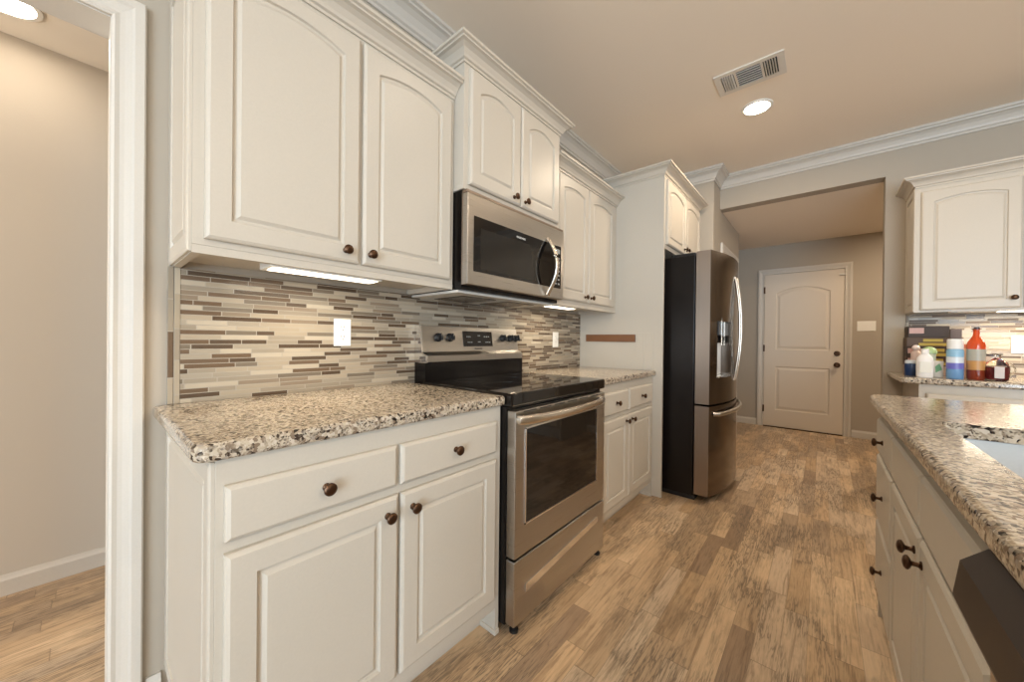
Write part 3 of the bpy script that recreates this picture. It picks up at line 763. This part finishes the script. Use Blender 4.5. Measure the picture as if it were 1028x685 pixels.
def can(name, label, x, y, z, power, r=.073, col=WARM):
    t = thing(name, label, 'ceiling light', (x, y, z))
    mb = MB(); s = 40
    mb.loops([[Vector((rr*math.cos(2*PI*i/s), rr*math.sin(2*PI*i/s), zz)) for i in range(s)] for rr, zz in ((r+.018, -.0005), (r+.016, -.006), (r+.001, -.008), (r+.001, -.0005))], cap0=False, cap1=False)
    mb.build('trim_ring', M['white_plastic'], t, smooth=True)
    mb = MB(); mb.lathe([(r, -.0005), (r, -.0045), (r*.6, -.006), (.0001, -.0065)], (0, 0, 0), seg=s); mb.build('diffuser', M['lamp'], t, smooth=True)
    l = area(name+'_lamp', (x, y, z-.012), (0, 0, 0), r*1.7, 0, power, col, 'DISK'); return t
can('recessed_light', 'lit round recessed ceiling light next to the air vent', 1.198, 2.785, CZ, CAN_W)
for x, y, lb in ((1.25, 1.15, 'added above the aisle, out of view, to brighten the tall panel'), (1.2, -1.8, 'behind the viewer near the doorway'), (3.3, 2.5, 'beyond the island toward the far wall'), (3.3, .3, 'beyond the island beside the sink'), (3.3, -2.0, 'in the far rear of the room')):  # unseen, assumed grid; the aisle one added back to brighten the tall panel
    can('recessed_light', 'round recessed ceiling light '+lb, x, y, CZ, CAN_LEFT if x < 2 else CAN_ISLAND if y < 2 else 6)
can('hallway_light', 'round light on the ceiling of the hallway through the left doorway', -.86, -.38, 2.42, 1.2, r=.085)
can('hallway_light', 'round ceiling light in the entry hall beyond the far opening', 2.35, 4.9, 2.426, HALL_W)

area('hallway_end_fill', (-.62, -3.58, 1.3), (R(90), 0, 0), .8, 1.8, 60, (.92, .96, 1.0))  # added fill for the hallway; its end wall has no window
# added fill, out of sight, to brighten the side hallway walls and ceiling
d_ = bpy.data.lights.new('hallway_fill', 'POINT'); d_.energy = 19; d_.color = WARM; d_.shadow_soft_size = .09
o_ = bpy.data.objects.new('hallway_fill', d_); o_.location = (-.50, -1.6, 1.75); COL.objects.link(o_)
# ceiling air vent
t = thing('ceiling_vent', 'rectangular white louvered air vent in the kitchen ceiling', 'air vent', (1.205, 2.395, CZ))
mb = MB(); hw, hh = .172, .108
for a in ((-hw, hw, -hh, -hh+.030), (-hw, hw, hh-.030, hh), (-hw, -hw+.034, -hh+.030, hh-.030), (hw-.034, hw, -hh+.030, hh-.030)): mb.box(*a, -.008, -.0006, .001)
for x in (-.066, .066): mb.box(x-.006, x+.006, -hh+.030, hh-.030, -.007, -.0006)
mb.build('frame', M['vent'], t)
MB().box(-hw+.034, hw-.034, -hh+.030, hh-.030, -.0012, -.0006).build('duct_opening', M['shadow'], t)
for i in range(7): 
    y = -.066+i*.022; mb = MB(); mb.box(-.059, .059, -.0012, .0012, -.006, .006, M=Matrix.Translation((0, y, -.0072)) @ Matrix.Rotation(R(-35), 4, 'X')); mb.build('louver', M['vent'], t)
for i in range(5):
    x = -.128+i*.012; mb = MB(); mb.box(-.0012, .0012, -.075, .075, -.006, .006, M=Matrix.Translation((x, 0, -.0072)) @ Matrix.Rotation(R(30), 4, 'Y')); mb.build('louver', M['vent'], t)
for i in range(5):
    x = .080+i*.012; mb = MB(); mb.box(-.0012, .0012, -.075, .075, -.006, .006, M=Matrix.Translation((x, 0, -.0072)) @ Matrix.Rotation(R(-30), 4, 'Y')); mb.build('louver', M['vent'], t)

# under-cabinet lights
def uclight(label, x0, x1, y0, y1, z, power, along='y'):
    t = thing('under_cabinet_light', label, 'cabinet light', ((x0+x1)/2, (y0+y1)/2, z))
    a, c = (x1-x0)/2, (y1-y0)/2
    MB().box(-a, a, -c, c, -.026, -.0006, .003).build('housing', M['white_plastic'], t)
    MB().box(-a*.45, a*.8, -c*.93, c*.93, -.0285, -.0265, .0005).build('diffuser', M['led'], t)
    area('under_cabinet_lamp', ((x0+x1)/2, (y0+y1)/2, z-.031), (0, 0, 0), 2*a*.8, 2*c*.95, power, (1, .86, .66))
uclight('glowing strip light under the left wall cabinet', .19, .293, .195, .560, 1.366, UNDER_W)
uclight('glowing strip light under the cabinet right of the microwave', .19, .283, 1.70, 2.00, 1.366, UNDER_W)
uclight('glowing strip light under the far wall cabinet above the bottles', 2.20, 2.95, 3.58, 3.66, 1.366, UNDER_W*3)

# ------------------------------------------------------------------ things on the far counter
CT = .9148
def solid(name, col, rough=.4, **k): return plain(name, col, rough, **k)
def lathe_thing(name, label, cat, x, y, parts):
    t = thing(name, label, cat, (x, y, CT))
    for pn, prof, mat in parts:
        mb = MB(); mb.lathe(prof, seg=28); mb.build(pn, mat, t, smooth=True)
    return t
wht = solid('lotion_white', (.84, .80, .76)); amber = solid('orange_glass', (.62, .075, .015), .08); clear = glass('clear_glass', (.95, .93, .88))
red = solid('deep_red_liquid', (.16, .015, .02), .1); label_c = solid('cream_label', (.60, .52, .38), .6); dk = solid('dark_lid', (.05, .03, .025), .35)
# white lotion bottle (oval)
t = thing('lotion_bottle', 'small white plastic bottle in front of the boxes', 'bottle', (2.055, 3.345, CT))
def oval(rx, ry, z, n=28): return [Vector((rx*math.cos(2*PI*i/n), ry*math.sin(2*PI*i/n), z)) for i in range(n)]
mb = MB(); mb.loops([oval(.035, .024, .0), oval(.038, .026, .006), oval(.039, .026, .10), oval(.035, .024, .125), oval(.021, .017, .145), oval(.016, .014, .150)]); mb.build('bottle_body', wht, t, smooth=True)
mb = MB(); mb.lathe([(.018, .1505), (.018, .178), (.016, .181), (.0001, .181)], seg=24); mb.build('cap', wht, t, smooth=True)
mb = MB(); mb.box(-.026, .026, -.0285, -.0272, .03, .10, .0003); mb.build('label_panel', solid('bottle_label', (.74, .70, .60)), t)
# blue spray can
lathe_thing('spray_can', 'tall white and blue aerosol can beside the orange bottle', 'can', 2.180, 3.345, [
    ('can_body', [(.033, 0), (.036, .004), (.036, .060)], solid('can_lower_blue', (.16, .32, .55), .25)),
    ('label_band', [(.0364, .0605), (.0364, .098)], solid('can_purple', (.16, .16, .52), .3)),
    ('middle_band', [(.036, .0985), (.036, .135)], solid('can_white', (.70, .76, .82), .25)),
    ('upper_band', [(.0362, .1355), (.0362, .175), (.030, .184)], solid('can_sky_blue', (.26, .48, .66), .25)),
    ('cap', [(.034, .1845), (.034, .240), (.030, .246), (.0001, .246)], solid('can_cap', (.80, .80, .78)))])
# orange bottle
lathe_thing('orange_bottle', 'bright orange-red glass bottle with cream label', 'bottle', 2.262, 3.345, [
    ('lower_liquid', [(.033, 0), (.036, .006), (.0365, .035), (.0365, .0595)], solid('dark_amber', (.20, .030, .012), .1)),
    ('glass_body', [(.036, .060), (.037, .062), (.037, .210), (.034, .228), (.022, .250), (.014, .268), (.0125, .300), (.016, .302), (.016, .306)], amber),
    ('lower_label', [(.0374, .060), (.0374, .115)], solid('amber_label', (.52, .27, .09))),
    ('picture_label', [(.0376, .1155), (.0376, .185)], solid('picture_label', (.42, .40, .33))),
    ('stopper', [(.021, .3065), (.021, .311), (.012, .313), (.012, .318)], dk)])
# round decanter with red liquid
t = lathe_thing('glass_decanter', 'squat round glass jug half full of dark red liquid', 'jug', 2.339, 3.335, [
    ('liquid', [(.030, .006), (.040, .012), (.0425, .05), (.041, .082), (.0001, .083)], red),
    ('glass_body', [(.034, 0), (.042, .004), (.0465, .03), (.0470, .075), (.040, .105), (.022, .125), (.013, .135), (.013, .152), (.016, .153)], clear),
    ('stopper', [(.020, .1535), (.021, .160), (.0001, .162)], dk)])
mb = MB(); mb.tube([Vector((.045+.020*math.sin(PI*i/12), 0, .03+.075*i/12)) for i in range(13)], .004, 8); mb.build('handle', clear, t, smooth=True)
mb = MB(); mb.box(-.020, .016, -.0495, -.0483, .018, .085, .0003); mb.build('paper_label', solid('pale_label', (.58, .50, .46)), t)
lathe_thing('spice_jar', 'small dark jar with flat lid behind the round jug', 'jar', 2.349, 3.50, [
    ('jar_body', [(.028, 0), (.031, .005), (.031, .080)], solid('jar_dark', (.05, .035, .06), .15)), ('upper_body', [(.0305, .0805), (.0305, .135), (.026, .142)], solid('jar_pale', (.62, .54, .46), .2)),
    ('lid', [(.030, .1425), (.030, .156), (.0001, .157)], dk)])
lathe_thing('clear_bottle', 'slim bottle with reddish top behind the orange bottle', 'bottle', 2.239, 3.47, [
    ('bottle_body', [(.024, 0), (.026, .004), (.026, .13), (.014, .16), (.011, .19)], solid('pinkish_glass', (.62, .42, .30), .15)), ('cap', [(.013, .1905), (.013, .215), (.0001, .216)], solid('rust_cap', (.55, .16, .08)))])
lathe_thing('dark_tumbler', 'short dark tumbler between the aerosol can and orange bottle', 'cup', 2.274, 3.56, [('cup_body', [(.026, 0), (.030, .10), (.028, .10), (.024, .004)], solid('tumbler_dark', (.06, .045, .05), .2))])
# boxes stacked behind, dark with yellow and pink lettering panels
cols = [(.045, .028, .020), (.07, .035, .025), (.05, .035, .03), (.09, .055, .035)]
yel = solid('yellow_lettering', (.46, .35, .07), .6); pnk = solid('pink_panel', (.52, .33, .30), .6)
zz = CT
specs = [(.062, .205, 'bottom', 'tan'), (.060, .200, 'second from the bottom', ''), (.070, .210, 'third from the bottom', ''), (.064, .196, 'second from the top', ''), (.078, .190, 'top', '')]
for i, (h, w, nm, _) in enumerate(specs):
    x0 = 2.003+(.0 if i < 4 else .006); lab = {'bottom': 'flat dark packaged box at the bottom of the stack behind the lotion bottle', 'top': 'dark box with a pink corner panel on top of the stack'}.get(nm, 'dark packaged box, %s in the stack behind the white bottle' % nm)
    t = thing('packaged_box', lab, 'box', (x0+w/2, 3.66, zz), 0, 'stack of boxes on the far counter')
    mb = MB(); mb.box(-w/2, w/2, -.07, .07, .0003, h, .002); mb.build('carton', solid('carton_%d' % i, cols[i % 4] if i else (.42, .30, .26), .6), t)
    if i in (1, 2, 4):
        mb = MB(); mb.box(-w/2+.006, -w/2+.075, -.0712, -.0704, h*.35, h*.85); mb.build('panel_print', pnk, t)
    if i in (2, 3, 1):
        mb = MB(); 
        for k, (a0, a1, b0, b1) in enumerate(((-.04, .085, .12, .42), (-.02, .07, .55, .85))):
            mb.box(a0, min(a1, w/2-.004), -.0712, -.0704, h*b0, h*b1)
        mb.build('lettering', yel, t)
    zz += h+.0006
# dark upright box behind the can
t = thing('packaged_box', 'narrow upright dark brown box behind the aerosol can', 'box', (2.238, 3.70, CT))
MB().box(-.024, .028, -.035, .035, .0003, .318, .002).build('carton', solid('brown_carton', (.055, .035, .028), .5), t)
# navy canister, green jar, packet
lathe_thing('navy_canister', 'navy blue and white canister at the left end of the far counter', 'canister', 2.008, 3.44, [
    ('can_body', [(.032, 0), (.034, .003), (.034, .060), (.032, .082)], solid('navy', (.015, .035, .10), .25)), ('lid', [(.031, .0825), (.031, .098), (.024, .104), (.0001, .104)], solid('canister_lid', (.66, .70, .74)))])
lathe_thing('green_cream_jar', 'pale green domed jar behind the white lotion bottle', 'jar', 2.088, 3.45, [
    ('jar_body', [(.026, 0), (.030, .004), (.030, .145), (.034, .150)], solid('pale_packet', (.52, .56, .44), .5)), ('lid', [(.035, .1505), (.036, .165), (.028, .185), (.012, .195), (.0001, .196)], solid('green_lid', (.36, .50, .24), .35))])
lathe_thing('pink_figurine_jar', 'little pinkish jar with round knob on top near the navy canister', 'jar', 2.040, 3.53, [
    ('jar_body', [(.020, 0), (.024, .003), (.024, .15), (.016, .165)], solid('pink_jar', (.62, .48, .44), .4)), ('knob', [(.008, .1655), (.018, .176), (.020, .190), (.012, .203), (.0001, .206)], solid('pink_knob', (.72, .60, .56), .3))])
t = thing('green_packet', 'small green and cream packet between lotion bottle and aerosol can', 'packet', (2.120, 3.40, CT))
MB().box(-.020, .022, -.012, .012, .0003, .105, .003).build('packet_body', solid('packet_cream', (.58, .52, .44), .6), t)
mb = MB(); mb.prism([(-.012, .03), (.016, .05), (.004, .09), (-.014, .07)], .0122, .0128, lambda u, v, n: Vector((u, -n, v))); mb.build('leaf_print', solid('packet_green', (.13, .30, .14), .6), t)
